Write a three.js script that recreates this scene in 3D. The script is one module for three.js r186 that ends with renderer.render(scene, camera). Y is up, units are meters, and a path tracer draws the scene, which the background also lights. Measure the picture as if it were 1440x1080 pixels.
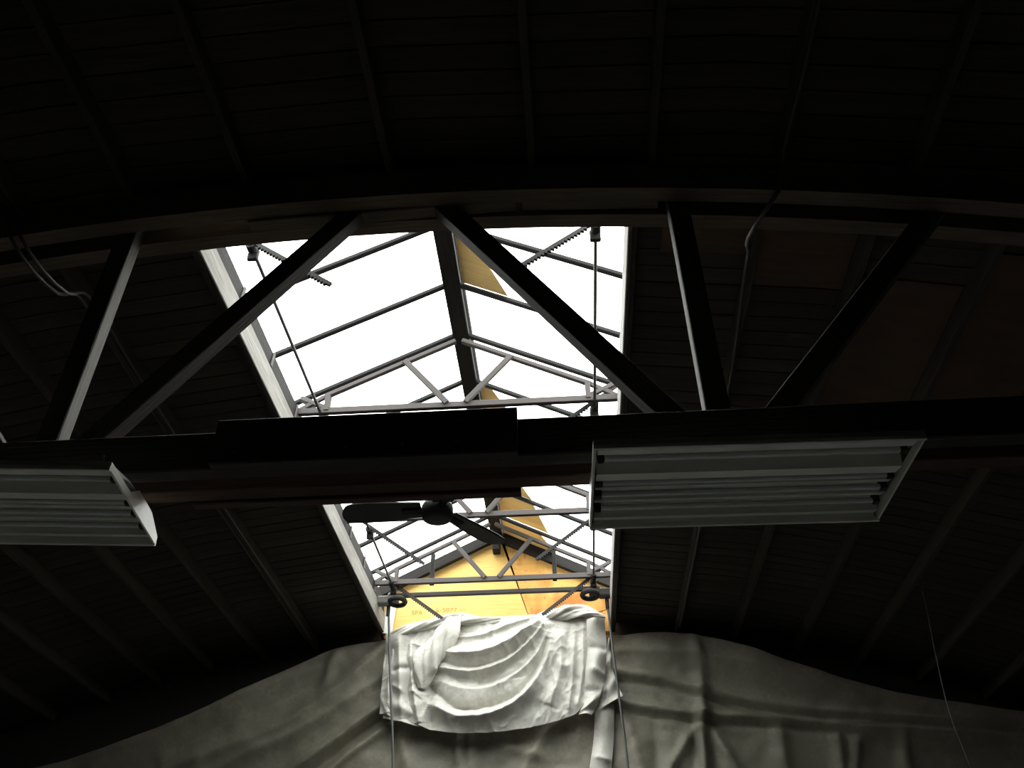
import * as THREE from 'three';
import { mergeGeometries } from 'three/addons/utils/BufferGeometryUtils.js';
import { RoundedBoxGeometry } from 'three/addons/geometries/RoundedBoxGeometry.js';

// ---------------------------------------------------------------- camera, sky, exposure
const EYE = 1.6;                                        // eye height over the workshop floor
const scene = new THREE.Scene();
const camera = new THREE.PerspectiveCamera(47.07, 1440 / 1080, 0.05, 200);
camera.position.set(0, EYE, 0);
camera.up.set(0.0482, 0.7922, 0.6083);
camera.lookAt(-0.05215, EYE + 0.61017, -0.79055);

const SKY = 1.0, EXPOSURE = 16;
{
  const W = 64, H = 32, d = new Float32Array(W * H * 4); // bright overcast sky: brighter overhead, dull ground below
  for (let j = 0; j < H; j++) {
    const el = ((j + 0.5) / H - 0.5) * Math.PI;
    for (let i = 0; i < W; i++) {
      const s = el > 0 ? SKY * (1 + 2 * Math.sin(el)) / 3 : SKY * 0.12;
      const k = (j * W + i) * 4;
      d[k] = s * 1.0; d[k + 1] = s * 1.0; d[k + 2] = s * (el > 0 ? 1.0 : 0.9); d[k + 3] = 1;
    }
  }
  const sky = new THREE.DataTexture(d, W, H, THREE.RGBAFormat, THREE.FloatType);
  sky.mapping = THREE.EquirectangularReflectionMapping;
  sky.magFilter = THREE.LinearFilter; sky.needsUpdate = true;
  scene.background = sky;
}
const renderer = new THREE.WebGLRenderer({ antialias: true });
renderer.toneMapping = THREE.LinearToneMapping;
renderer.toneMappingExposure = EXPOSURE;
renderer.shadowMap.enabled = true;

// ---------------------------------------------------------------- helpers
let seed = 7;
const rnd = () => { seed = (seed + 0x6d2b79f5) | 0; let t = Math.imul(seed ^ (seed >>> 15), 1 | seed); t = (t + Math.imul(t ^ (t >>> 7), 61 | t)) ^ t; return ((t ^ (t >>> 14)) >>> 0) / 4294967296; };
const hash = (x, y) => { let h = Math.imul(x, 374761393) + Math.imul(y, 668265263); h = Math.imul(h ^ (h >>> 13), 1274126177); return ((h ^ (h >>> 16)) >>> 0) / 4294967296; };
function noise(x, y, px = 0, py = 0) {                   // value noise, tiled every px, py cells when given
  const xi = Math.floor(x), yi = Math.floor(y), fx = x - xi, fy = y - yi;
  const w = (a, p) => p ? ((a % p) + p) % p : a;
  const s = (t) => t * t * (3 - 2 * t);
  const a = hash(w(xi, px), w(yi, py)), b = hash(w(xi + 1, px), w(yi, py)), c = hash(w(xi, px), w(yi + 1, py)), d = hash(w(xi + 1, px), w(yi + 1, py));
  return (a + (b - a) * s(fx)) * (1 - s(fy)) + (c + (d - c) * s(fx)) * s(fy);
}
const P = (x, y, d) => new THREE.Vector3(x, y + EYE, -d);   // metres right of, above and in front of the eye
const enc = (v) => Math.round(255 * Math.min(1, Math.max(0, v <= 0.0031308 ? v * 12.92 : 1.055 * Math.pow(v, 1 / 2.4) - 0.055)));

function tex(n, fn, srgb = true, rep = [1, 1]) {          // fn(u, v) -> linear rgb or one grey
  const d = new Uint8Array(n * n * 4);
  for (let j = 0; j < n; j++) for (let i = 0; i < n; i++) {
    const c = fn(i / n, j / n), k = (j * n + i) * 4;
    for (let m = 0; m < 3; m++) { const v = Array.isArray(c) ? c[m] : c; d[k + m] = srgb ? enc(v) : Math.round(255 * Math.min(1, Math.max(0, v))); }
    d[k + 3] = 255;
  }
  const t = new THREE.DataTexture(d, n, n); t.wrapS = t.wrapT = THREE.RepeatWrapping; t.magFilter = THREE.LinearFilter;
  if (srgb) t.colorSpace = THREE.SRGBColorSpace;
  t.repeat.set(...rep); t.needsUpdate = true; return t;
}
// timber: grain runs along u; a tile is 1 m long and 0.4 m wide
function grain(u, v, k) {
  const g = noise(u * 6 + k * 17, v * 60, 6, 60) * 0.5 + noise(u * 14, v * 150 + 9 * k, 14, 150) * 0.3 + noise(u * 4 + 3, v * 8 + k, 4, 8) * 0.4;
  return g / 1.2;
}
function timber(rgb, lo, hi, k, rough = 0.85) {
  const map = tex(256, (u, v) => { const g = lo + (hi - lo) * grain(u, v, k); return rgb.map((c) => c * g); }, true, [1, 2.5]);
  const bump = tex(256, (u, v) => grain(u, v, k), false, [1, 2.5]);
  return new THREE.MeshStandardMaterial({ map, bumpMap: bump, bumpScale: 0.003, roughness: rough });
}
const plain = (r, g, b, rough = 0.7, metal = 0) => new THREE.MeshStandardMaterial({ color: new THREE.Color().setRGB(r, g, b), roughness: rough, metalness: metal });

const M = {
  chord: timber([0.14, 0.11, 0.078], 0.45, 1.5, 1),
  web: timber([0.075, 0.068, 0.058], 0.5, 1.4, 2),
  dark: timber([0.035, 0.03, 0.024], 0.5, 1.5, 3),
  red: timber([0.07, 0.038, 0.024], 0.5, 1.5, 4),
  joist: timber([0.05, 0.044, 0.034], 0.5, 1.4, 5),
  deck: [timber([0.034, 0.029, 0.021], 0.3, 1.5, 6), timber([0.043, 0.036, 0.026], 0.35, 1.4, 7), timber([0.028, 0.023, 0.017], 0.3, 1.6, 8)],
  patch: timber([0.085, 0.05, 0.028], 0.6, 1.3, 9),
  curb: timber([0.25, 0.235, 0.21], 0.5, 1.3, 10),
  ply: timber([0.80, 0.50, 0.14], 0.8, 1.12, 11, 0.7),
  plyRed: timber([0.52, 0.23, 0.05], 0.5, 1.4, 12, 0.7),
  patchPly: timber([0.90, 0.60, 0.22], 0.8, 1.12, 14, 0.7),
  steel: plain(0.07, 0.06, 0.056, 0.85, 0.0),
  bar: plain(0.016, 0.016, 0.015, 0.95),
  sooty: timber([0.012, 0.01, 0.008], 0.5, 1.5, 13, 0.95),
  iron: plain(0.028, 0.026, 0.024, 0.8, 0.2),
  galv: plain(0.09, 0.09, 0.085, 0.6, 0.3),
  pipe: plain(0.05, 0.047, 0.042, 0.5, 0.2),
  enamel: plain(0.80, 0.79, 0.70, 0.35),
  enamelDark: plain(0.5, 0.51, 0.46, 0.4),
  lamp: plain(0.75, 0.76, 0.72, 0.2),
  fan: plain(0.012, 0.012, 0.013, 0.5),
  curbIron: plain(0.2, 0.19, 0.175, 0.7, 0.1),
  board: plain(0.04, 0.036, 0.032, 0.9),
};
M.glass = new THREE.MeshPhysicalMaterial({ color: new THREE.Color().setRGB(0.93, 0.95, 0.94), roughness: 0.05, transmission: 1, thickness: 0, ior: 1.45, side: THREE.DoubleSide });
{
  const map = tex(256, (u, v) => { const g = 0.82 + 0.3 * noise(u * 9, v * 9, 9, 9) * noise(u * 40, v * 40, 40, 40); return [0.56 * g, 0.54 * g, 0.48 * g]; });
  const bump = tex(256, (u, v) => noise(u * 12, v * 12, 12, 12) * 0.7 + noise(u * 50, v * 50, 50, 50) * 0.3, false);
  M.tarp = new THREE.MeshPhysicalMaterial({ map, bumpMap: bump, bumpScale: 0.0025, roughness: 0.5, side: THREE.DoubleSide });
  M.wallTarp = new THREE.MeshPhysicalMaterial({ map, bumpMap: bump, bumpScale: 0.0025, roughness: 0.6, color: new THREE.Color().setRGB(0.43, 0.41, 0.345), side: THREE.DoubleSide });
  const fl = tex(256, (u, v) => 0.062 + 0.04 * noise(u * 5, v * 5, 5, 5) + 0.01 * noise(u * 40, v * 40, 40, 40));
  M.floor = new THREE.MeshStandardMaterial({ map: fl, roughness: 0.8 });
}

{
  // rain-stained plywood: soft brown tide marks and dark drips
  const map = tex(256, (u, v) => { const st = Math.max(0, noise(u * 5 + 2, v * 5, 5, 5) * 0.65 + noise(u * 17, v * 9, 17, 9) * 0.35 - 0.42) * 2.2, sp = noise(u * 48, v * 40, 48, 40) > 0.9 ? 0.35 : 0, k = Math.max(0.15, 1 - st - sp), g = 0.85 + 0.3 * grain(u, v, 12); return [0.74 * g * (0.5 + 0.5 * k), 0.4 * g * (0.25 + 0.75 * k), 0.095 * g * k]; }, true, [0.8, 0.8]);
  M.plyRed = new THREE.MeshStandardMaterial({ map, roughness: 0.7 });
}
const used = {};
function numbered(n) { used[n] = (used[n] ?? -1) + 1; return used[n] ? n + '_' + String(used[n]).padStart(3, '0') : n; }
function obj(name, geo, mat, parent, label) {
  const m = new THREE.Mesh(Array.isArray(geo) ? (geo.length > 1 ? mergeGeometries(geo) : geo[0]) : geo, mat);
  m.name = numbered(name); m.castShadow = m.receiveShadow = true;
  if (label) m.userData.label = label;
  (parent || scene).add(m); return m;
}
function thing(name, label, category, origin, group) {
  const o = new THREE.Group(); o.name = numbered(name); o.position.copy(origin); scene.add(o);
  o.userData = { label, category }; if (group) o.userData.group = group;
  return o;
}
function inner(name, parent) { const g = new THREE.Group(); g.name = numbered(name); parent.add(g); return g; }
function struct(o) { o.userData.kind = 'structure'; return o; }
function onto(parent, origin) {                            // geometry in world metres, moved into the thing's own frame
  return (g) => g.translate(-origin.x, -origin.y, -origin.z);
}
// chamfered bar from a to b; w across, h along the hint
function bar(a, b, w, h, hint = new THREE.Vector3(0, 1, 0), ch = 0.006) {
  const L = new THREE.Vector3().subVectors(b, a), len = L.length(); L.normalize();
  let side = new THREE.Vector3().crossVectors(hint, L);
  if (side.length() < 1e-3) side = new THREE.Vector3().crossVectors(new THREE.Vector3(0, 0, 1), L);
  side.normalize(); const up = new THREE.Vector3().crossVectors(L, side).normalize();
  ch = Math.min(ch, w * 0.3, h * 0.3);
  const X = w / 2, Y = h / 2;
  const sec = [[X, -Y + ch], [X, Y - ch], [X - ch, Y], [-X + ch, Y], [-X, Y - ch], [-X, -Y + ch], [-X + ch, -Y], [X - ch, -Y]];
  const pos = [], uv = [], pt = (q, e) => [0, 1, 2].map((i) => a.getComponent(i) + side.getComponent(i) * q[0] + up.getComponent(i) * q[1] + L.getComponent(i) * e);
  const off = noise(a.x * 13.1 + b.x * 3, a.z * 7.7 + a.y * 5) * 5; let per = off;
  for (let i = 0; i < 8; i++) {
    const p = sec[i], q = sec[(i + 1) % 8], d = Math.hypot(p[0] - q[0], p[1] - q[1]);
    pos.push(...pt(p, 0), ...pt(q, 0), ...pt(q, len), ...pt(p, 0), ...pt(q, len), ...pt(p, len));
    uv.push(off, per, off, per + d, off + len, per + d, off, per, off + len, per + d, off + len, per); per += d;
  }
  for (const [e, rev] of [[0, true], [len, false]]) for (let i = 1; i < 7; i++) {
    const t = rev ? [sec[0], sec[i + 1], sec[i]] : [sec[0], sec[i], sec[i + 1]];
    for (const q of t) { pos.push(...pt(q, e)); uv.push(q[0] + off, q[1]); }
  }
  const g = new THREE.BufferGeometry();
  g.setAttribute('position', new THREE.Float32BufferAttribute(pos, 3)); g.setAttribute('uv', new THREE.Float32BufferAttribute(uv, 2));
  g.computeVertexNormals(); return g;
}
// prism of a quad outline (list of world points round the front) pushed by a vector
function slab(pts, push) {
  const n = pts.length, f = pts, k = pts.map((p) => p.clone().add(push)), pos = [], uv = [];
  const e1 = new THREE.Vector3().subVectors(f[1], f[0]).normalize(), nn = push.clone().normalize(), e2 = new THREE.Vector3().crossVectors(nn, e1);
  const add = (...ps) => { for (const p of ps) { pos.push(p.x, p.y, p.z); uv.push(p.dot(e1), p.dot(e2)); } };
  for (let i = 1; i < n - 1; i++) { add(f[0], f[i], f[i + 1]); add(k[0], k[i + 1], k[i]); }
  for (let i = 0; i < n; i++) { const j = (i + 1) % n; add(f[i], k[i], k[j]); add(f[i], k[j], f[j]); }
  const g = new THREE.BufferGeometry();
  g.setAttribute('position', new THREE.Float32BufferAttribute(pos, 3)); g.setAttribute('uv', new THREE.Float32BufferAttribute(uv, 2));
  // outward winding
  const va = new THREE.Vector3().subVectors(f[1], f[0]), vb = new THREE.Vector3().subVectors(f[2], f[0]);
  if (va.cross(vb).dot(push) > 0) { const q = g.attributes.position.array; const w = g.attributes.uv.array; for (let i = 0; i < q.length; i += 9) { for (let m = 0; m < 3; m++) { const t = q[i + 3 + m]; q[i + 3 + m] = q[i + 6 + m]; q[i + 6 + m] = t; } } for (let i = 0; i < w.length; i += 6) for (let m = 0; m < 2; m++) { const t = w[i + 2 + m]; w[i + 2 + m] = w[i + 4 + m]; w[i + 4 + m] = t; } }
  g.computeVertexNormals(); return g;
}
function tube(points, r, seg = 24, rad = 8, tension) { return new THREE.TubeGeometry(new THREE.CatmullRomCurve3(points, false, tension === undefined ? 'centripetal' : 'catmullrom', tension ?? 0.5), seg, r, rad, false); }
function cyl(a, b, r0, r1 = r0, n = 16) {
  const d = new THREE.Vector3().subVectors(b, a), g = new THREE.CylinderGeometry(r1, r0, d.length(), n);
  g.applyQuaternion(new THREE.Quaternion().setFromUnitVectors(new THREE.Vector3(0, 1, 0), d.clone().normalize())); g.translate((a.x + b.x) / 2, (a.y + b.y) / 2, (a.z + b.z) / 2);
  return g;
}
function rbox(c, w, h, d, r = 0.01) { const g = new RoundedBoxGeometry(w, h, d, 2, r); g.translate(c.x, c.y, c.z); return g; }
const flat = (g) => { const q = g.index ? g.toNonIndexed() : g; for (const k of Object.keys(q.attributes)) if (!['position', 'normal', 'uv'].includes(k)) q.deleteAttribute(k); return q; };
const all = (...gs) => gs.map(flat);

// ---------------------------------------------------------------- the shape of the building
const CX = -0.866, R2 = 30;                                // crown of the roof; bow of the arch
const bow = (x) => (x - CX) * (x - CX) / R2;
const JOIST = 4.12, JH = 0.13, CHORD = 3.9;                // undersides at the crown
const XL = -8.3, XR = 6.6, DFAR = 10.22, DNEAR = -3.0;     // room
const SL = -2.207, SR = 0.475, SN = 3.36, SF = 10.0;       // skylight opening
const joistY = (x) => JOIST - bow(x), deckY = (x) => joistY(x) + JH;
const v3 = (x, y, z) => new THREE.Vector3(x, y, z);

// floor and walls
struct(obj('floor', rbox(v3((XL + XR) / 2, -0.1, -(DFAR + DNEAR) / 2), XR - XL + 0.6, 0.2, DFAR - DNEAR + 0.6, 0.01), M.floor));
const wallH = (name, x) => struct(obj(name, rbox(v3(x, 2.2, -(DFAR + DNEAR) / 2), 0.2, 4.4, DFAR - DNEAR + 0.6, 0.01), M.board));
wallH('wall_left', XL - 0.1); wallH('wall_right', XR + 0.1);
function archWall(name, d, push) {
  const pts = [P(XL - 0.2, -EYE, d)]; pts.push(P(XR + 0.2, -EYE, d));
  for (let i = 0; i <= 24; i++) { const x = XR + 0.2 + (XL - XR - 0.4) * i / 24; pts.push(P(x, deckY(x) + 0.05, d)); }
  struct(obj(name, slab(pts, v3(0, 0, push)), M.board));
}
archWall('wall_back', DFAR + 0.02, -0.2); archWall('wall_front', DNEAR, 0.2);

// ---------------------------------------------------------------- ceiling: joists, deck boards, membrane
const ceiling = struct(new THREE.Group()); ceiling.name = 'ceiling'; scene.add(ceiling);
function deckStrip(x0, x1, n, wide, thick, lift = 0) {     // a board that follows the bow of the roof, lying across the joists
  const pos = [], uv = [], A = [];
  for (let i = 0; i <= n; i++) { const x = x0 + (x1 - x0) * i / n, y = deckY(x) + lift + EYE; A.push([v3(x, y, 0), v3(x, y, -wide), v3(x, y + thick, -wide), v3(x, y + thick, 0)]); }
  const q = (a, b, c, d, u0, u1, v0, v1) => { for (const [p, s, t] of [[a, u0, v0], [b, u0, v1], [c, u1, v1], [a, u0, v0], [c, u1, v1], [d, u1, v0]]) { pos.push(p.x, p.y, p.z); uv.push(s, t); } };
  for (let i = 0; i < n; i++) {
    const a = A[i], b = A[i + 1], u0 = a[0].x, u1 = b[0].x;
    for (let k = 0; k < 4; k++) q(a[k], a[(k + 1) % 4], b[(k + 1) % 4], b[k], u0, u1, k * 0.16, k * 0.16 + 0.15);
  }
  q(A[0][0], A[0][3], A[0][2], A[0][1], 0, 0.1, 0, 0.1); q(A[n][0], A[n][1], A[n][2], A[n][3], 0, 0.1, 0, 0.1);
  const g = new THREE.BufferGeometry();
  g.setAttribute('position', new THREE.Float32BufferAttribute(pos, 3)); g.setAttribute('uv', new THREE.Float32BufferAttribute(uv, 2));
  g.computeVertexNormals(); return g;
}
const BW = 0.15, GAP = 0.009;
const nearBoard = deckStrip(XL, XR, 8, BW - GAP, 0.024), leftBoard = deckStrip(XL, SL - 0.06, 5, BW - GAP, 0.024), rightBoard = deckStrip(SR + 0.06, XR, 5, BW - GAP, 0.024);
for (let i = 0, d = DNEAR; d < DFAR - 0.03; d += BW, i++) {
  const far = d > SN - 0.01;
  for (const g of far ? [leftBoard, rightBoard] : [nearBoard]) {
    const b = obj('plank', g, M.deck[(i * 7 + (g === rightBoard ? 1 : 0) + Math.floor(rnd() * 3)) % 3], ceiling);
    b.position.set(0, (rnd() - 0.5) * 0.006, -d);
  }
}
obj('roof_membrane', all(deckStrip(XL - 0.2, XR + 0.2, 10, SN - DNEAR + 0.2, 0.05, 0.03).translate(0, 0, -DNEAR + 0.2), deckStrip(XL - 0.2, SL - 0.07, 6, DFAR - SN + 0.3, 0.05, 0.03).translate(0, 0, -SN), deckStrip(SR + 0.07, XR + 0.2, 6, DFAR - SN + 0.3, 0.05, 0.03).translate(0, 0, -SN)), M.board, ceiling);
const up = v3(0, 1, 0);
const joist = (x, d0, d1) => obj('joist', bar(P(x, joistY(x) + JH / 2, d0), P(x, joistY(x) + JH / 2, d1), 0.045, JH, up, 0.004), M.joist, ceiling);
for (const x of [-7.6, -6.9, -6.2, -5.6, -5.0, -4.4, -3.75, -3.1, -2.45, -1.77, -0.92, -0.09, 0.59, 1.31, 2.02, 2.7, 3.35, 4.0, 4.65, 5.3, 5.95]) joist(x, DNEAR + 0.02, SN + 0.1);
for (const x of [-7.4, -6.75, -6.1, -5.5, -4.9, -4.3, -3.7, -3.07, 1.26, 1.9, 2.6, 3.26, 3.9, 4.55, 5.2, 5.85]) joist(x + 0.001, SN + 0.1, DFAR - 0.02);
// newer plywood sheets let into the deck between the right-hand joists
const sheet = (x0, x1, d0, d1) => obj('plywood_panel', deckStrip(x0, x1, 2, d1 - d0, 0.01, -0.018).translate(0, 0, -d0), M.patch, ceiling, 'reddish plywood repair sheet');
sheet(1.29, 1.87, 3.7, 4.32); sheet(0.7, 1.23, 3.6, 4.05); sheet(1.93, 2.57, 4.2, 6.2); sheet(2.63, 3.22, 3.9, 5.6); sheet(1.93, 2.57, 6.3, 7.3); sheet(0.6, 1.23, 7.05, 7.3);

// ---------------------------------------------------------------- bowstring truss
{
  const o0 = P(CX, 2.1, 3.39);
  const t = thing('roof_truss', 'dark timber bowstring truss crossing below the skylight, with diagonal webs and spliced lower beam', 'truss', o0), loc = onto(t, o0);
  const arch = (d0, d1, y0, y1) => {                       // curved plank between two depths
    const N = 40, pos = [], uv = [], S = [];
    for (let i = 0; i <= N; i++) { const x = XL + 0.02 + (XR - XL - 0.04) * i / N, b = bow(x); S.push([P(x, y0 - b, d0), P(x, y0 - b, d1), P(x, y1 - b, d1), P(x, y1 - b, d0)]); }
    const w = [d1 - d0, y1 - y0, d1 - d0, y1 - y0];
    for (let i = 0; i < N; i++) { let per = d0; for (let k = 0; k < 4; k++) { const a = S[i], b = S[i + 1], m = (k + 1) % 4; for (const [p, u, v] of [[a[k], i, 0], [a[m], i, 1], [b[m], i + 1, 1], [a[k], i, 0], [b[m], i + 1, 1], [b[k], i + 1, 0]]) { pos.push(p.x, p.y, p.z); uv.push(u * 0.37, per + v * w[k]); } per += w[k]; } }
    for (const [s, r] of [[S[0], true], [S[N], false]]) for (const id of (r ? [0, 3, 2, 0, 2, 1] : [0, 1, 2, 0, 2, 3])) { pos.push(s[id].x, s[id].y, s[id].z); uv.push(id * 0.1, 0); }
    const g = new THREE.BufferGeometry(); g.setAttribute('position', new THREE.Float32BufferAttribute(pos, 3)); g.setAttribute('uv', new THREE.Float32BufferAttribute(uv, 2)); g.computeVertexNormals(); return loc(g);
  };
  obj('upper_chord_plank', arch(3.25, 3.345, CHORD, 4.11), M.chord, t); obj('upper_chord_plank', arch(3.435, 3.53, CHORD - 0.01, 4.11), M.chord, t);
  // filler between the two planks near the crown
  obj('filler_block', loc(bar(P(-1.75, CHORD + 0.06 - bow(-1.75), 3.39), P(-0.2, CHORD + 0.085, 3.39), 0.085, 0.15, up)), M.chord, t);
  obj('filler_block', loc(bar(P(-0.15, CHORD + 0.085, 3.39), P(0.62, CHORD + 0.035, 3.39), 0.085, 0.15, up)), M.chord, t);
  const low = (d, y) => loc(bar(P(XL + 0.02, y, d), P(XR - 0.02, y, d), 0.095, 0.2, up));
  obj('lower_chord_plank', low(3.298, 2.212), M.dark, t); obj('lower_chord_plank', low(3.482, 2.212), M.red, t);
  obj('splice_plate', loc(bar(P(-1.56, 2.225, 3.225), P(-0.19, 2.222, 3.225), 0.05, 0.24, up)), M.dark, t, 'wide splice board on the face of the lower beam');
  obj('splice_plate', loc(bar(P(-1.75, 2.215, 3.558), P(-0.196, 2.212, 3.558), 0.055, 0.235, up)), M.red, t, 'reddish splice board on the far face of the lower beam');
  const web = (x0, y0, x1, y1) => { const a = P(x0, y0, 3.39), b = P(x1, y1, 3.39); obj('web', loc(bar(a, b, 0.088, 0.115, new THREE.Vector3().subVectors(b, a).cross(v3(0, 0, 1)).normalize(), 0.005)), M.web, t); };
  const top = (x) => CHORD + 0.11 - bow(x);
  for (const s of [-1, 1]) {
    const X = (f) => CX + s * f;
    web(X(1.597), 2.19, X(1.585), top(X(1.6)));
    web(X(1.45), 2.28, X(0.2), top(X(0.2)) - 0.01);
    web(X(1.80), 2.28, X(2.98), top(X(2.98)) - 0.02);
    web(X(4.72), 2.19, X(4.70), top(X(4.7)));
    web(X(4.87), 2.28, X(6.0), top(X(6)) - 0.02);
  }
  const bolts = []; for (const x of [-1.45, -1.2, -0.95, -0.7, -0.45, -0.28]) for (const y of [2.17, 2.28]) bolts.push(flat(loc(cyl(P(x, y, 3.2), P(x, y, 3.188), 0.014, 0.012, 6))));
  for (const g of bolts) obj('bolt', g, M.iron, t);
}

// ---------------------------------------------------------------- skylight lantern
const RY = 5.34, EVY = 4.62, EL = -2.31, ER = 0.578;        // ridge underside, eave, eave lines
const slopeY = (x) => EVY + (RY - EVY) * (1 - Math.abs(x - CX) / (ER - CX));
const DB = [4.07, 4.75, 5.43, 6.09, 6.78, 7.46, 8.12, 8.80, 9.48];
{
  const o0 = P(CX, 4.06, 6.7);
  const t = thing('skylight', 'long gabled roof skylight with grey curb boards, steel frames and a plywood end', 'skylight', o0), loc = onto(t, o0);
  const beam = (name, m, a, b, w, h, hint, label, par = t, ch) => obj(name, loc(bar(a, b, w, h, hint, ch)), m, par, label);
  // curb boards, with the dark sill boards over them
  for (const [x, s] of [[SL, -1], [SR, 1]]) {
    beam('curb_board', M.curb, P(x + s * 0.008, 4.17, SN + 0.02), P(x + s * 0.008, 4.17, DFAR - 0.03), 0.016, 0.21, up, 'weathered light grey curb board');
    beam('trimmer', M.deck[0], P(x + s * 0.04, 4.16, SN + 0.02), P(x + s * 0.04, 4.16, DFAR - 0.03), 0.046, 0.2, up, 'dark trimmer behind the curb board');
    beam('sill_board', M.sooty, P(x + s * 0.055, 4.37, SN + 0.02), P(x + s * 0.055, 4.37, DFAR - 0.03), 0.05, 0.2, up, 'dark sill board');
    beam('sill_strip', M.steel, P(x + s * 0.03, 4.285, SN + 0.02), P(x + s * 0.03, 4.285, DFAR - 0.03), 0.03, 0.022, up);
    for (const d of [4.45, 5.2, 5.9, 6.6, 7.35, 8.05, 8.75, 9.35]) beam('sash_bracket', M.steel, P(x + s * 0.012, 4.30, d), P(x + s * 0.024, 4.47, d + 0.05), 0.012, 0.03, v3(0, 0, 1));
    beam('sash_rail', M.bar, P(x + s * 0.085, 4.49, SN + 0.02), P(x + s * 0.085, 4.49, DFAR - 0.03), 0.03, 0.025, up);
  }
  // ridge
  beam('ridge_beam', M.sooty, P(CX, RY - 0.02, SN - 0.02), P(CX, RY - 0.02, SF + 0.05), 0.15, 0.11, up, 'dark ridge beam');
  beam('ridge_strip', M.sooty, P(CX + 0.088, RY + 0.02, SN), P(CX + 0.088, RY + 0.02, SF), 0.02, 0.05, up);
  // glazing bars and panes on both slopes
  for (const s of [-1, 1]) {
    const xe = s < 0 ? EL : ER, xr = CX + s * 0.07, nrm = v3(s * (RY - EVY), (ER - CX), 0).normalize();
    for (const d of DB) beam('glazing_bar', M.bar, P(xr, slopeY(xr) - 0.02, d), P(xe, EVY - 0.02, d), 0.046, 0.04, nrm);
    const ds = [SN, ...DB, SF + 0.05];
    for (let i = 0; i + 1 < ds.length; i++) {
      const a = ds[i] + 0.004, b = ds[i + 1] - 0.004, xo = xe + s * 0.05, yo = slopeY(xo);
      obj('glass_pane', loc(slab([P(xr, slopeY(xr) + 0.006, a), P(xo, yo + 0.006, a), P(xo, yo + 0.006, b), P(xr, slopeY(xr) + 0.006, b)], nrm.clone().multiplyScalar(0.005))), M.glass, t);
      const xs = xe - s * 0.005;
      obj('glass_pane', loc(slab([P(xs, 4.47, a), P(xs, 4.47, b), P(xs, EVY, b), P(xs, EVY, a)], v3(s * 0.005, 0, 0))), M.glass, t, 'low vertical side pane');
    }
  }
  // plywood patches lying under the glass on the right slope by the ridge
  const patch = (d0, d1, x1, x2) => { const x0 = CX + 0.1, y = (x) => slopeY(x) + 0.002, n = v3(RY - EVY, ER - CX, 0).normalize().multiplyScalar(-0.006);
    obj('plywood_patch', loc(slab([P(x0, y(x0), d0), P(x1, y(x1), d0), P(x2, y(x2), d1), P(x0, y(x0), d1)], n)), M.patchPly, t, 'yellow plywood patch under the glass'); };
  patch(4.79, 5.40, -0.66, -0.38); patch(6.82, 7.42, -0.66, -0.36); patch(8.46, 8.77, -0.5, -0.36); patch(8.84, 9.44, -0.36, -0.2); patch(9.55, 9.94, -0.3, -0.1);
  // steel frames: tie, two rafters, two braces, end stubs and gussets
  for (const d of [5.97, 7.86, 9.36]) {
    const f = inner('steel_frame', t), m = M.steel, yt = 4.41, rd = 0.205, y = (x) => slopeY(x) - rd;
    const b = (n, p, q, w, h, hint) => obj(n, loc(bar(p, q, w, h, hint, 0.004)), m, f);
    b('tie', P(EL + 0.09, yt, d), P(ER - 0.09, yt, d), 0.045, 0.058, up);
    for (const s of [-1, 1]) {
      const xe = s < 0 ? EL : ER, n = v3(s * (RY - EVY), ER - CX, 0).normalize();
      b('rafter', P(CX + s * 0.03, y(CX + s * 0.03), d), P(xe - s * 0.30, y(xe - s * 0.30), d), 0.045, 0.04, n);
      b('brace', P(CX + s * 0.08, yt + 0.01, d - 0.03), P(CX + s * 0.47, y(CX + s * 0.47), d - 0.03), 0.05, 0.03, v3(0, 0, 1));
      b('stub', P(xe - s * 0.33, yt, d), P(xe - s * 0.33, y(xe - s * 0.33), d), 0.06, 0.045, v3(1, 0, 0));
      b('knee', P(xe - s * 0.33, yt + 0.03, d), P(xe - s * 0.09, EVY - 0.06, d), 0.04, 0.035, v3(0, 0, 1));
      b('knee', P(xe - s * 0.30, y(xe - s * 0.30), d), P(xe - s * 0.09, yt + 0.02, d), 0.04, 0.03, v3(0, 0, 1));
    }
  }
  // near gable closing board, over the truss
  const gab = (d, y0, push, m, n, lab) => obj(n, loc(slab([P(EL - 0.05, y0, d), P(ER + 0.05, y0, d), P(ER + 0.05, EVY, d), P(CX, RY + 0.05, d), P(EL - 0.05, EVY, d)], v3(0, 0, push))), m, t, lab);
  gab(SN - 0.02, 4.0, 0.04, M.board, 'gable_board');
  // far gable: rafters, posts, plywood sheets
  for (const s of [-1, 1]) {
    const xe = s < 0 ? EL : ER, n = v3(s * (RY - EVY), ER - CX, 0).normalize();
    beam('gable_rafter', M.sooty, P(CX, RY - 0.07, SF - 0.06), P(xe, EVY - 0.07, SF - 0.06), 0.07, 0.13, n);
    const x = CX + s * 0.72;
    beam('gable_post', M.bar, P(x, 4.43, 9.5), P(x, slopeY(x) - 0.16, 9.5), 0.045, 0.05, v3(1, 0, 0));
  }
  beam('ridge_post', M.sooty, P(CX + 0.0, RY - 0.3, SF - 0.07), P(CX, RY, SF - 0.07), 0.17, 0.09, v3(1, 0, 0));
  beam('cross_shaft', M.steel, P(-2.02, 4.31, 9.5), P(0.28, 4.31, 9.5), 0.05, 0.05, up);
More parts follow.
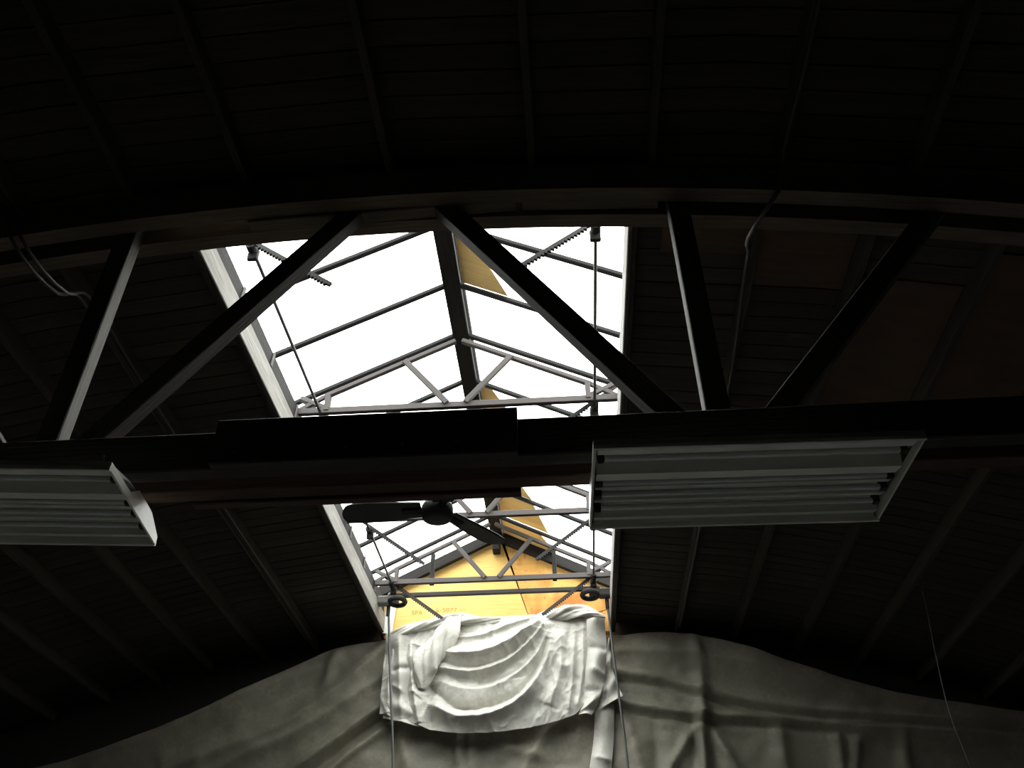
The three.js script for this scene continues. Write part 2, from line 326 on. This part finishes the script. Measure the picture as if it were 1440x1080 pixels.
  const sheetA = [P(SL, 4.0, SF), P(-0.42, 4.0, SF), P(-0.80, 5.26, SF), P(CX, RY, SF), P(EL, EVY, SF), P(EL, 4.3, SF), P(SL, 4.28, SF)], sheetB = [P(-0.416, 4.0, SF), P(SR, 4.0, SF), P(SR, 4.28, SF), P(ER, 4.3, SF), P(ER, EVY, SF), P(CX + 0.01, RY, SF), P(-0.796, 5.26, SF)];
  obj('plywood_sheet', loc(slab(sheetA, v3(0, 0, -0.018))), M.ply, t, 'pale yellow plywood end sheet');
  obj('plywood_sheet', loc(slab(sheetB, v3(0, 0, -0.018))), M.plyRed, t, 'stained orange plywood end sheet');
  // grade stamps printed on the sheets
  const stamp = (text, x, y, w, h, col) => {
    const c = document.createElement('canvas'); c.width = 512; c.height = 128; const k = c.getContext('2d');
    k.clearRect(0, 0, 512, 128); k.fillStyle = col; k.font = 'bold 92px sans-serif'; k.textBaseline = 'middle'; k.textAlign = 'center'; k.fillText(text, 256, 66, 500);
    const tx = new THREE.CanvasTexture(c); tx.colorSpace = THREE.SRGBColorSpace;
    const m = new THREE.MeshStandardMaterial({ map: tx, alphaMap: null, transparent: true, roughness: 0.8 });
    const g = new THREE.PlaneGeometry(w, h); const p = P(x, y, SF - 0.002); g.translate(p.x, p.y, p.z); obj('stamp', loc(g), m, t);
  };
  stamp('SPA', -1.83, 4.31, 0.42, 0.1, 'rgba(120,60,30,0.5)'); stamp('k-5077 —', -1.42, 4.33, 0.46, 0.1, 'rgba(120,60,30,0.45)');
  // white painted trim scrap in the lower left corner
  beam('corner_strip', M.lamp, P(-2.17, 4.05, SF - 0.02), P(-2.14, 4.42, SF - 0.02), 0.03, 0.12, v3(1, 0, 0), 'white corner strip');
}

// ---------------------------------------------------------------- rack and pinion window openers
function opener(s, label) {
  const xs = CX + s * 1.165, ys = 4.4, o0 = P(xs, ys, 6.7);
  const t = thing('window_opener', label, 'window opener', o0, undefined), loc = onto(t, o0);
  obj('shaft', loc(cyl(P(xs, ys, 3.6), P(xs, ys, 9.45), 0.013, 0.013, 10)), M.galv, t);
  const teeth = (x0, y0, x1, y1, d, lowSide) => {           // toothed rack arm in a plane across the skylight
    const dx = x1 - x0, dy = y1 - y0, L = Math.hypot(dx, dy), sh = new THREE.Shape(), hw = 0.014;
    sh.moveTo(0, hw); sh.lineTo(L, hw); sh.lineTo(L, -hw);
    const p = 0.028, L0 = L * 0.36; let q = L - 0.03;
    while (q > L0) { sh.lineTo(q, -hw); sh.lineTo(q - p * 0.25, -hw - 0.014); sh.lineTo(q - p * 0.5, -hw - 0.014); sh.lineTo(q - p * 0.75, -hw); q -= p; }
    sh.lineTo(0, -hw);
    const g = new THREE.ExtrudeGeometry(sh, { depth: 0.022, bevelEnabled: false }); if (lowSide < 0) g.scale(1, -1, 1);
    if (lowSide < 0) { const a = g.attributes.position.array; for (let i = 0; i < a.length; i += 9) for (let m = 0; m < 3; m++) { const k = a[i + 3 + m]; a[i + 3 + m] = a[i + 6 + m]; a[i + 6 + m] = k; } g.computeVertexNormals(); }
    g.rotateZ(Math.atan2(dy, dx)); const w = P(x0, y0, d); g.translate(w.x, w.y, w.z); return g;
  };
  for (const d of [4.03, 6.05, 8.05, 9.42]) {
    obj('rack', loc(teeth(xs - (-s) * 0.22, ys + 0.2, xs - s * 0.60, ys - 0.42, d, s < 0 ? 1 : -1)), M.iron, t);
    const c = P(xs, ys, d);
    const wheel = [cyl(P(xs, ys, d - 0.02), P(xs, ys, d + 0.05), 0.035, 0.035, 12)];
    obj('pinion', all(...wheel).map(loc), M.iron, t);
    obj('bracket', loc(rbox(P(xs - s * 0.005, ys - 0.035, d + 0.055), 0.075, 0.1, 0.035, 0.012)), M.iron, t);
  }
  // end gear: housing, worm wheel, drive
  const gx = xs - s * 0.0, gd = 9.55;
  obj('gear_housing', all(rbox(P(gx + s * 0.12, 4.27, gd), 0.15, 0.10, 0.12, 0.025), rbox(P(gx + s * 0.005, 4.30, gd), 0.13, 0.11, 0.13, 0.03), cyl(P(gx + s * 0.2, 4.265, gd), P(gx + s * 0.16, 4.265, gd), 0.05, 0.045, 14)).map(loc), s < 0 ? M.curbIron : M.steel, t);
  const ring = new THREE.TorusGeometry(0.088, 0.03, 8, 24); ring.rotateX(1.45); const rc = P(gx - s * 0.05, 4.25, gd - 0.02); ring.translate(rc.x, rc.y, rc.z);
  obj('gear_wheel', loc(ring), M.iron, t);
  obj('collar', loc(cyl(P(xs, 4.405, 9.3), P(xs, 4.385, 9.48), 0.03, 0.034, 12)), M.iron, t);
  // hand crank rod hanging down the wall
  const rx = s < 0 ? xs - 0.06 : xs + 0.14, rb = s < 0 ? xs + 0.13 : xs + 0.23;
  obj('crank_rod', loc(tube([P(rx, 4.2, 9.58), P(rx + (rb - rx) * 0.35, 3.5, 9.6), P(rb, 2.3, 9.62), P(rb + 0.02, -0.2, 9.62)], 0.013, 20, 8)), M.galv, t);
  obj('coupling', loc(cyl(P(rx, 4.25, 9.58), P(rx, 4.1, 9.58), 0.022, 0.022, 10)), M.iron, t);
}
opener(-1, 'rusty rack and pinion window opener beside the left curb board of the skylight');
opener(1, 'rusty rack and pinion window opener along the right side of the skylight');

// ---------------------------------------------------------------- light fixtures
function fixture(cx, y, cd, turn, label) {
  const o = thing('light_fixture', label, 'light fixture', P(cx, y, cd), undefined); o.rotation.y = turn;
  const L = 1.28, W = 0.64, H = 0.10;                      // local: x long, z = towards the eye, y up from the rim
  // enamelled reflector: profile across the width, extruded along x; z from -W/2 (far) to W/2 (near)
  const prof = [[0.32, 0.0], [0.316, 0.022], [0.30, 0.02], [0.29, 0.006], [0.235, 0.02], [0.228, 0.052], [0.17, 0.064], [0.12, 0.06], [0.1, 0.012], [0.02, 0.03], [0.012, 0.058], [-0.02, 0.064], [-0.03, 0.028], [-0.075, 0.044], [-0.085, 0.066], [-0.12, 0.064], [-0.135, 0.026], [-0.185, 0.044], [-0.195, 0.064], [-0.25, 0.05], [-0.262, 0.012], [-0.31, 0.026], [-0.32, 0.0]];
  const pos = [], uv = [];
  const xs = [-L / 2 + 0.02, L / 2 - 0.02];
  for (let i = 0; i + 1 < prof.length; i++) {
    const [z0, y0] = prof[i], [z1, y1] = prof[i + 1];
    for (const [x, yy, z] of [[xs[0], y0, z0], [xs[0], y1, z1], [xs[1], y1, z1], [xs[0], y0, z0], [xs[1], y1, z1], [xs[1], y0, z0]]) { pos.push(x, yy, z); uv.push(x, z); }
  }
  const g = new THREE.BufferGeometry(); g.setAttribute('position', new THREE.Float32BufferAttribute(pos, 3)); g.setAttribute('uv', new THREE.Float32BufferAttribute(uv, 2)); g.computeVertexNormals();
  const m = M.enamel.clone(); m.side = THREE.DoubleSide; obj('reflector', g, m, o);
  // sheet-metal body above the reflector
  const side = [[0.325, 0], [0.325, 0.03], [0.1, 0.078], [0.0, H - 0.015], [-0.19, H - 0.015], [-0.325, 0.032], [-0.325, 0], [-0.321, 0], [-0.321, 0.034], [-0.18, H - 0.02], [-0.01, H - 0.02], [0.09, 0.074], [0.321, 0.034], [0.321, 0]];
  const sh = new THREE.Shape(); side.forEach(([z, yy], i) => i ? sh.lineTo(-z, yy) : sh.moveTo(-z, yy)); sh.closePath();
  const bg = new THREE.ExtrudeGeometry(sh, { depth: L - 0.02, bevelEnabled: false }); bg.rotateY(Math.PI / 2); bg.translate(-L / 2 + 0.01, 0, 0);
  obj('housing', bg, M.enamelDark, o);
  // end plates
  for (const s of [-1, 1]) {
    const e = new THREE.Shape(); [[0.325, -0.004], [0.325, 0.03], [0.08, 0.034], [0.0, H - 0.01], [-0.19, H - 0.01], [-0.325, 0.034], [-0.325, -0.004]].forEach(([z, yy], i) => i ? e.lineTo(-z, yy) : e.moveTo(-z, yy)); e.closePath();
    const eg = new THREE.ExtrudeGeometry(e, { depth: 0.01, bevelEnabled: false }); eg.rotateY(Math.PI / 2); eg.translate(s * (L / 2 - 0.005) - 0.005, 0, 0);
    const ep = obj('end_plate', eg, M.enamel, o);
  }
  for (const z of [0.322, -0.322]) obj('rim', bar(v3(-L / 2, 0, z), v3(L / 2, 0, z), 0.014, 0.022, up, 0.003), M.enamel, o);
  // unlit tubes with their end sockets
  for (const z of [0.185, -0.005, -0.1, -0.215]) {
    const tb = obj('tube', cyl(v3(-L / 2 + 0.05, 0.036, z), v3(L / 2 - 0.05, 0.036, z), 0.0125, 0.0125, 10), M.lamp, o);
    for (const s of [-1, 1]) obj('socket', rbox(v3(s * (L / 2 - 0.035), 0.044, z), 0.03, 0.05, 0.03, 0.006), M.board, tb);
  }
  // chain hangers up to the beam
  for (const x of [-0.45, 0.45]) {
    const links = []; const y1 = 2.14 - y;
    for (let k = 0, yy = H - 0.005; yy < y1; yy += 0.026, k++) { const r = new THREE.TorusGeometry(0.014, 0.003, 5, 10); r.scale(0.6, 1.1, 1); if (k % 2) r.rotateY(Math.PI / 2); r.translate(x, yy + 0.014, 0.02); links.push(flat(r)); }
    obj('chain', links, M.iron, o);
  }
  return o;
}
fixture(0.757, 1.9, 3.23, 0.025, 'four-tube fluorescent light under the truss, right of the skylight, whole underside showing');
fixture(-2.48, 1.9, 3.14, 0.11, 'fluorescent light cut off by the left edge, pale end plate showing');

// ---------------------------------------------------------------- ceiling fan
{
  const hx = -0.675, hy = 2.325, hd = 4.10, o0 = P(hx, hy, hd);
  const t = thing('ceiling_fan', 'black ceiling fan with broad paddle blades hanging behind the truss beam', 'fan', o0);
  const prof = [[0, -0.05], [0.05, -0.05], [0.076, -0.038], [0.085, -0.01], [0.085, 0.03], [0.07, 0.06], [0.03, 0.085], [0.03, 0.1], [0, 0.1]].map(([r, y]) => new THREE.Vector2(r, y));
  obj('motor_housing', new THREE.LatheGeometry(prof, 28), M.fan, t);
  obj('down_rod', cyl(v3(0, 0.08, 0), v3(0, 0.30, 0), 0.022, 0.018, 12), M.fan, t);
  obj('mount_arm', all(bar(v3(0, 0.28, 0.03), v3(0, -0.01, hd - 3.575), 0.04, 0.04, up), rbox(v3(0, -0.03, hd - 3.595), 0.12, 0.14, 0.02, 0.005)), M.fan, t);
  for (const ang of [178, 55, -64]) {
    const a = ang * Math.PI / 180, sh = new THREE.Shape();
    sh.moveTo(0, -0.054); sh.lineTo(0.2, -0.07); sh.quadraticCurveTo(0.38, -0.088, 0.42, -0.05); sh.quadraticCurveTo(0.445, 0.0, 0.40, 0.055); sh.quadraticCurveTo(0.36, 0.088, 0.2, 0.072); sh.lineTo(0, 0.054); sh.closePath();
    const g = new THREE.ExtrudeGeometry(sh, { depth: 0.008, bevelEnabled: true, bevelThickness: 0.003, bevelSize: 0.003, bevelSegments: 1 });
    g.rotateX(-Math.PI / 2); g.rotateX(0.2); g.translate(0.088, 0.02, 0);
    g.rotateY(a); const b = obj('blade', g, M.fan, t);
    const ir = bar(v3(0.06, 0.012, 0), v3(0.19, 0.012, 0), 0.045, 0.01, up); ir.rotateY(a); obj('blade_iron', ir, M.iron, b);
  }
}

// ---------------------------------------------------------------- conduits and hanging wire
function pipe(name, label, category, pts, r, m, group, seg = 80) {
  const o = obj(name, tube(pts, r, seg, 8), m); o.userData = { label, category }; if (group) o.userData.group = group; return o;
}
{
  const run = (k) => { const dx = k * 0.055, y = (x) => joistY(x) - 0.014;
    return [P(-3.3 + dx, joistY(-3.3) - 0.02, 1.2), P(-3.28 + dx, joistY(-3.28) - 0.02, 2.75), P(-3.12 + dx, 3.93, 3.12), P(-2.98 + dx, 3.66, 3.22), P(-2.93 + dx, 3.60, 3.42), P(-2.9 + dx, 3.62, 3.6), P(-2.98 + dx, 3.86, 3.85), P(-3.03 + dx, y(-3.03), 4.05), P(-3.06 + dx, y(-3.06), 5.2), P(-3.06 + dx, y(-3.06), 7.5), P(-3.06 + dx, y(-3.06), 9.8)]; };
  pipe('conduit', 'thin grey conduit at far left dipping under the arch, outer one of the pair', 'conduit', run(-0.5), 0.011, M.pipe, undefined);
  pipe('conduit', 'thin grey conduit at far left dipping under the arch, inner one nearer the skylight', 'conduit', run(0.55), 0.011, M.pipe, undefined);
  pipe('conduit', 'single grey conduit running down right of the skylight beside the upright truss post', 'conduit',
    [P(1.31, joistY(1.31) - 0.014, 0.5), P(1.31, joistY(1.31) - 0.014, 2.6), P(1.28, 3.9, 3.15), P(1.24, 3.73, 3.24), P(1.16, 3.70, 3.4), P(1.12, 3.72, 3.58), P(1.18, 3.86, 3.8), P(1.22, joistY(1.22) - 0.01, 4.15), P(1.255, joistY(1.25) - 0.014, 5.0), P(1.26, joistY(1.26) - 0.014, 7.5), P(1.26, joistY(1.26) - 0.014, 9.8)], 0.013, M.pipe);
  pipe('hanging_wire', 'thin wire hanging loose from a roof joist by the right side', 'wire',
    [P(3.26, joistY(3.26) + 0.02, 7.85), P(3.25, 3.3, 7.85), P(3.2, 2.77, 7.86), P(3.17, 2.3, 7.85), P(3.19, 1.9, 7.82), P(3.24, 1.0, 7.8)], 0.005, M.pipe);
}

// ---------------------------------------------------------------- tarpaulins
// fold: polyline in wall metres, half-width, height; negative = groove
function seg(x, y, pts) {
  let best = 1e9, side = 0, tt = 0, n = pts.length - 1;
  for (let i = 0; i < n; i++) {
    const [ax, ay] = pts[i], [bx, by] = pts[i + 1], dx = bx - ax, dy = by - ay, L2 = dx * dx + dy * dy;
    const t = Math.max(0, Math.min(1, ((x - ax) * dx + (y - ay) * dy) / L2)), d = Math.hypot(x - ax - t * dx, y - ay - t * dy);
    if (d < best) { best = d; side = Math.sign((x - ax) * dy - (y - ay) * dx); tt = (i + t) / n; }
  }
  return [best, side, tt];
}
function relief(x, y, folds) {
  let z = 0;
  for (const [pts, w, a, skew = 1] of folds) {
    const [d, s, t] = seg(x, y, pts); if (d > w * 4) continue;
    const ww = w * (s > 0 ? skew : 1), fade = Math.min(1, 0.35 + 2.2 * Math.min(t, 1 - t) + (t > 0.02 && t < 0.98 ? 0.2 : 0));
    z += a * fade * Math.exp(-Math.pow(d / ww, 1.25));
  }
  return z;
}
function cloth(nu, nv, at, depth, folds, rough = 0.01, gain = 1) {   // at(u, v) -> [X, Y]; depth(u, v, X, Y) adds to the relief, towards the eye
  const pos = [], uv = [], idx = [];
  for (let j = 0; j <= nv; j++) for (let i = 0; i <= nu; i++) {
    const u = i / nu, v = j / nv, [x, y] = at(u, v);
    const z = gain * relief(x, y, folds) + rough * (noise(x * 3.1 + 7, y * 3.1 + 3) - 0.5) * 2 + rough * 0.5 * (noise(x * 9 + 1, y * 9) - 0.5) * 2;
    const [d, X = x, Y = y] = depth(u, v, x, y); const p = P(X, Y, d - z); pos.push(p.x, p.y, p.z); uv.push(x, y);
  }
  for (let j = 0; j < nv; j++) for (let i = 0; i < nu; i++) { const a = j * (nu + 1) + i; idx.push(a, a + nu + 1, a + 1, a + 1, a + nu + 1, a + nu + 2); }
  const g = new THREE.BufferGeometry(); g.setAttribute('position', new THREE.Float32BufferAttribute(pos, 3)); g.setAttribute('uv', new THREE.Float32BufferAttribute(uv, 2)); g.setIndex(idx); g.computeVertexNormals(); return g;
}
// sharp-edged crumples: ridged noise, bent along the drape
function crumple(x, y) {
  const wx = x + 0.25 * (noise(x * 2 + 5, y * 2) - 0.5), wy = y + 0.25 * (noise(x * 2, y * 2 + 9) - 0.5);
  const a = 1 - Math.abs(2 * noise(wx * 6 + wy * 2.2 + 3, wy * 3.2 + 1) - 1), b = 1 - Math.abs(2 * noise(wx * 13 - wy * 5, wy * 9 + 4) - 1);
  return a * a * 0.75 + b * b * 0.35;
}
const poly = (pts, t) => { const n = pts.length - 1, f = Math.min(n - 1e-6, Math.max(0, t * n)), i = Math.floor(f), k = f - i; return pts[i].map((c, m) => c + (pts[i + 1][m] - c) * k); };
const alongX = (pts, x) => { if (x <= pts[0][0]) return pts[0][1]; for (let i = 0; i + 1 < pts.length; i++) if (x <= pts[i + 1][0]) { const k = (x - pts[i][0]) / (pts[i + 1][0] - pts[i][0]); return pts[i][1] + (pts[i + 1][1] - pts[i][1]) * k; } return pts[pts.length - 1][1]; };
const smooth = (pts, n = 16) => new THREE.CatmullRomCurve3(pts.map(([x, y]) => v3(x, y, 0))).getPoints(n).map((p) => [p.x, p.y]);
const F = (pts, w, a, skew) => [smooth(pts), w, a, skew];
{
  // the big sheet over the whole end wall
  const folds = [
    F([[0.3, 3.6], [0.93, 3.47], [1.4, 3.3], [2.15, 3.08], [3.04, 2.92], [5.5, 2.7]], 0.05, 0.07, 1.8),
    F([[0.3, 3.48], [0.93, 3.38], [1.4, 3.22], [2.15, 3.0], [3.04, 2.85], [5.5, 2.62]], 0.035, -0.05),
    F([[0.3, 3.28], [0.9, 3.13], [1.4, 3.04], [1.98, 2.98], [3.02, 2.83], [5.5, 2.55]], 0.045, 0.07, 2),
    F([[0.3, 3.18], [0.9, 3.04], [1.4, 2.95], [1.98, 2.89], [3.02, 2.74]], 0.04, -0.045),
    F([[1.38, 3.95], [1.45, 3.5], [1.42, 3.3]], 0.05, 0.05), F([[1.44, 3.35], [1.42, 3.0]], 0.05, 0.08),
    F([[1.4, 3.02], [1.36, 2.5], [1.36, 1.6]], 0.055, 0.09), F([[1.4, 3.02], [1.21, 2.76], [0.95, 2.4], [0.8, 1.8]], 0.05, 0.06), F([[1.41, 3.02], [1.55, 2.75], [1.75, 2.3], [1.8, 1.6]], 0.05, 0.06),
    F([[1.3, 3.0], [1.28, 2.5]], 0.04, -0.05), F([[1.47, 3.0], [1.5, 2.5]], 0.04, -0.05),
    F([[0.55, 3.12], [0.68, 2.52], [0.75, 1.8]], 0.07, 0.06), F([[0.9, 3.05], [0.85, 2.3]], 0.06, -0.03),
    F([[1.0, 3.8], [2.21, 3.39], [3.07, 3.05]], 0.12, 0.05), F([[0.56, 3.82], [1.28, 3.67]], 0.06, 0.03),
    F([[2.78, 2.79], [2.79, 2.3], [2.75, 1.6]], 0.05, 0.06), F([[3.0, 2.75], [2.9, 2.3]], 0.035, 0.05), F([[3.44, 2.7], [3.45, 2.2]], 0.04, 0.05), F([[2.2, 2.9], [2.2, 2.0]], 0.08, 0.05),
    F([[-2.0, 4.1], [-2.69, 3.42], [-3.45, 2.92], [-4.6, 2.5]], 0.09, 0.08, 1.8), F([[-2.0, 3.7], [-2.97, 3.02], [-3.8, 2.62], [-4.5, 2.2]], 0.09, 0.08, 1.8), F([[-2.0, 3.36], [-2.7, 2.84], [-3.2, 2.5]], 0.05, 0.08, 1.6), F([[-2.0, 3.26], [-2.7, 2.72], [-3.2, 2.36]], 0.045, -0.07), F([[-2.0, 3.08], [-2.45, 2.74], [-2.8, 2.45]], 0.05, 0.08),
    F([[-2.73, 3.85], [-2.84, 3.46]], 0.05, 0.045), F([[-2.6, 3.8], [-3.87, 3.2], [-5.2, 2.6]], 0.12, 0.05),
    F([[-1.3, 2.95], [-1.26, 2.56], [-1.25, 1.8]], 0.03, 0.055), F([[-1.16, 2.95], [-1.13, 2.56], [-1.1, 1.8]], 0.03, 0.04), F([[-0.2, 3.0], [-0.55, 2.55], [-0.7, 2.0]], 0.09, 0.06), F([[-1.98, 2.95], [-1.8, 2.5]], 0.06, 0.05), F([[-0.8, 2.75], [-0.3, 2.62]], 0.05, 0.03),
  ];
  const X0 = -8.1, X1 = 6.4;
// its top edge droops away from the skylight on both sides and stands out a little from the wall
  const hem = smooth([[-8.1, 2.2], [-6.5, 2.42], [-5, 2.78], [-4, 3.17], [-3.2, 3.62], [-2.75, 3.87], [-2.2, 4.0], [-1, 4.0], [0.45, 3.99], [1.1, 3.94], [1.7, 3.76], [2.4, 3.45], [3.2, 3.16], [4.2, 2.94], [5.2, 2.78], [6.4, 2.65]], 120);
  const lean = (x) => { const e = Math.max(0, SL - 0.1 - x, x - SR - 0.15); return 0.4 * Math.min(1, e / 1.4) + 0.02; };
  const g = cloth(300, 170, (u, v) => { const x = X0 + (X1 - X0) * u, yt = alongX(hem, x), yb = -EYE + 0.03; return [x, yt + (yb - yt) * Math.pow(v, 1.25)]; }, (u, v, x, y) => [DFAR - 0.115 - lean(x) * Math.exp(-Math.pow((alongX(hem, x) - y) / 0.45, 1.5)) - 0.016 * crumple(x, y * 0.7) * Math.min(1, (alongX(hem, x) - y) * 3)], folds, 0.018, 1.35);
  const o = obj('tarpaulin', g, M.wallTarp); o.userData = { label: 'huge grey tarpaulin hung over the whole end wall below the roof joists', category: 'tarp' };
}
{
  // the bright sheet under the plywood end of the skylight
  const o0 = P(CX, 3.5, 10.0), t = thing('tarpaulin', 'brightly lit grey tarpaulin bunched and draped below the plywood skylight end', 'tarp', o0), loc = onto(t, o0);
  const top = smooth([[-2.17, 4.0], [-1.7, 4.12], [-1.19, 4.17], [-0.68, 4.19], [-0.34, 4.19], [0, 4.2], [0.36, 4.17]], 40);
  const bot = smooth([[-2.12, 3.09], [-1.72, 2.95], [-1.32, 2.85], [-0.9, 2.85], [-0.69, 2.87], [-0.3, 2.93], [0.02, 3.03], [0.12, 3.12], [0.36, 3.1]], 60);
  const folds = [
    F([[-0.36, 4.13], [-0.73, 4.04], [-1.1, 3.93], [-1.4, 3.95]], 0.03, 0.05, 1.6),
    F([[-0.31, 4.09], [-0.56, 3.92], [-0.85, 3.77], [-1.22, 3.70], [-1.6, 3.8]], 0.075, 0.13, 1.9),
    F([[-0.36, 3.98], [-0.6, 3.78], [-0.9, 3.63], [-1.25, 3.58], [-1.5, 3.66]], 0.03, -0.05),
    F([[-0.28, 4.05], [-0.5, 3.78], [-0.8, 3.58], [-1.18, 3.5], [-1.55, 3.58]], 0.04, 0.09, 2.2),
    F([[-0.27, 3.98], [-0.46, 3.66], [-0.72, 3.46], [-1.1, 3.38]], 0.03, -0.03),
    F([[-0.24, 4.05], [-0.38, 3.7], [-0.62, 3.46], [-0.85, 3.36]], 0.045, 0.06, 1.5),
    F([[-1.5, 3.42], [-1.25, 3.33], [-0.95, 3.32], [-0.7, 3.38]], 0.05, 0.05, 2.4),
    F([[-0.2, 3.98], [-0.30, 3.6], [-0.5, 3.25], [-0.85, 3.03], [-1.25, 2.99], [-1.65, 3.2]], 0.09, 0.13, 1.7),
    F([[-0.24, 3.9], [-0.40, 3.52], [-0.62, 3.24], [-0.95, 3.13], [-1.3, 3.13], [-1.6, 3.36]], 0.05, -0.08),
    F([[-0.1, 4.0], [-0.13, 3.49], [-0.27, 3.1]], 0.09, 0.06), F([[0.06, 4.05], [0.0, 3.4], [-0.06, 3.06]], 0.035, 0.035), F([[0.15, 4.05], [0.12, 3.5], [0.04, 3.09]], 0.03, 0.035), F([[-0.02, 3.98], [-0.06, 3.6]], 0.025, -0.025),
    F([[-2.04, 4.02], [-2.07, 3.55], [-2.06, 3.07]], 0.05, 0.04), F([[-1.86, 3.9], [-1.8, 3.4], [-1.7, 2.95]], 0.05, 0.07), F([[-1.97, 3.6], [-1.93, 3.0]], 0.04, -0.05), F([[-1.6, 3.4], [-1.58, 2.9]], 0.06, -0.05),
    F([[-2.0, 3.62], [-1.85, 3.55]], 0.04, -0.05), F([[-1.3, 4.1], [-1.5, 3.85], [-1.62, 3.5]], 0.1, -0.04),
  ];
  obj('sheet', loc(cloth(180, 130, (u, v) => { const x = -2.16 + 2.4 * u, yt = alongX(top, x), yb = alongX(bot, x); return [x, yt + (yb - yt) * v]; },
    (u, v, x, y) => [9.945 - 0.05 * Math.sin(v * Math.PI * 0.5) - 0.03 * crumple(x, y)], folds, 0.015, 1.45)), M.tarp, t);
  // folded band on the right with its loose tail
  const band = (pl, pr, d, amp, nm, fol) => obj(nm, loc(cloth(24, 80, (u, v) => { const a = poly(pl, v), b = poly(pr, v); return [a[0] + (b[0] - a[0]) * u, a[1] + (b[1] - a[1]) * u]; },
    (u, v, x) => [d - amp * Math.sin(u * Math.PI) - 0.02 * Math.sin(v * 17 + u * 3)], fol, 0.015)), M.tarp, t);
  band(smooth([[0.44, 3.9], [0.36, 3.5], [0.2, 3.04]]), smooth([[0.46, 3.85], [0.47, 3.5], [0.55, 3.22]]), 9.93, 0.03, 'loose_tail', [F([[0.42, 3.6], [0.36, 3.15]], 0.04, -0.04)]);
  band(smooth([[0.2, 4.1], [0.17, 3.65], [0.09, 3.1], [0.05, 3.02]]), smooth([[0.41, 4.08], [0.40, 3.65], [0.30, 3.2], [0.19, 3.0]]), 9.87, 0.06, 'folded_band', [F([[0.22, 3.78], [0.4, 3.72]], 0.03, -0.05), F([[0.2, 3.5], [0.38, 3.42]], 0.04, 0.05), F([[0.14, 3.28], [0.3, 3.25]], 0.03, -0.04)]);
  band(smooth([[-2.16, 4.0], [-2.12, 3.5], [-2.12, 3.05]]), smooth([[-1.86, 3.95], [-1.80, 3.5], [-1.66, 3.0], [-1.7, 2.93]]), 9.88, 0.04, 'folded_band', [F([[-1.99, 3.9], [-1.95, 3.5], [-1.9, 3.0]], 0.04, 0.05), F([[-2.05, 3.55], [-1.85, 3.6]], 0.03, -0.05), F([[-2.05, 3.4], [-1.9, 3.3]], 0.04, 0.04)]);
  // lumps: rolled hem and twisted bunch
  const roll = (pts, radii, nm, twist, fl = 0.7) => {
    const c = new THREE.CatmullRomCurve3(pts.map(([x, y, d]) => P(x, y, d))), N = 60, K = 28, pos = [], uv = [], idx = [], fr = c.computeFrenetFrames(N);
    for (let i = 0; i <= N; i++) { const q = c.getPointAt(i / N), r = poly(radii.map((v) => [v]), i / N)[0];
      for (let k = 0; k <= K; k++) { const a = k / K * Math.PI * 2, b = a + twist * i / N, n = 1 + 0.3 * Math.sin(3 * b) + 0.16 * Math.sin(7 * b + i * 0.12) + 0.22 * (noise(Math.cos(a) * 2 + 9, Math.sin(a) * 2 + i * 0.14) - 0.5);
        const e = fr.normals[i].clone().multiplyScalar(Math.cos(a) * r * n).add(fr.binormals[i].clone().multiplyScalar(Math.sin(a) * r * n)); e.z *= fl;
        pos.push(q.x + e.x, q.y + e.y, q.z + e.z); uv.push(k / K * r * 6, i / N); } }
    for (let i = 0; i < N; i++) for (let k = 0; k < K; k++) { const a = i * (K + 1) + k; idx.push(a, a + 1, a + K + 1, a + 1, a + K + 2, a + K + 1); }
    const g = new THREE.BufferGeometry(); g.setAttribute('position', new THREE.Float32BufferAttribute(pos, 3)); g.setAttribute('uv', new THREE.Float32BufferAttribute(uv, 2)); g.setIndex(idx); g.computeVertexNormals(); obj(nm, loc(g), M.tarp, t);
  };
  roll([[-2.16, 3.99, 9.93], [-1.9, 4.06, 9.9], [-1.6, 4.13, 9.9], [-1.3, 4.16, 9.9], [-1.0, 4.15, 9.93], [-0.7, 4.17, 9.95]], [0.03, 0.05, 0.06, 0.06, 0.045, 0.02], 'rolled_hem', 5);
  roll([[-0.52, 4.08, 9.93], [-0.28, 4.15, 9.88], [-0.05, 4.2, 9.88], [0.18, 4.2, 9.9], [0.42, 4.13, 9.92]], [0.015, 0.055, 0.075, 0.06, 0.03], 'rolled_hem', 4);
  roll([[-1.3, 4.2, 9.9], [-1.42, 4.0, 9.84], [-1.55, 3.78, 9.8], [-1.66, 3.55, 9.8], [-1.7, 3.34, 9.83]], [0.05, 0.11, 0.13, 0.14, 0.04], 'bunched_end', 3.4, 0.6);
}
{
  const o = obj('tarpaulin', cloth(16, 90, (u, v) => { const a = poly(smooth([[0.24, 3.16], [0.2, 2.8], [0.12, 2.4], [0.08, 2.0]]), v), b = poly(smooth([[0.45, 3.16], [0.42, 2.8], [0.36, 2.4], [0.33, 1.95]]), v); return [a[0] + (b[0] - a[0]) * u, a[1] + (b[1] - a[1]) * u]; }, (u, v) => [10.02 - 0.05 * Math.sin(u * Math.PI) - 0.02 * Math.sin(v * 14)], [F([[0.2, 2.6], [0.36, 2.55]], 0.03, 0.04)], 0.012), M.tarp);
  o.userData = { label: 'narrow pale strip of tarpaulin hanging below the right corner of the bright sheet', category: 'tarp' };
}

renderer.render(scene, camera);
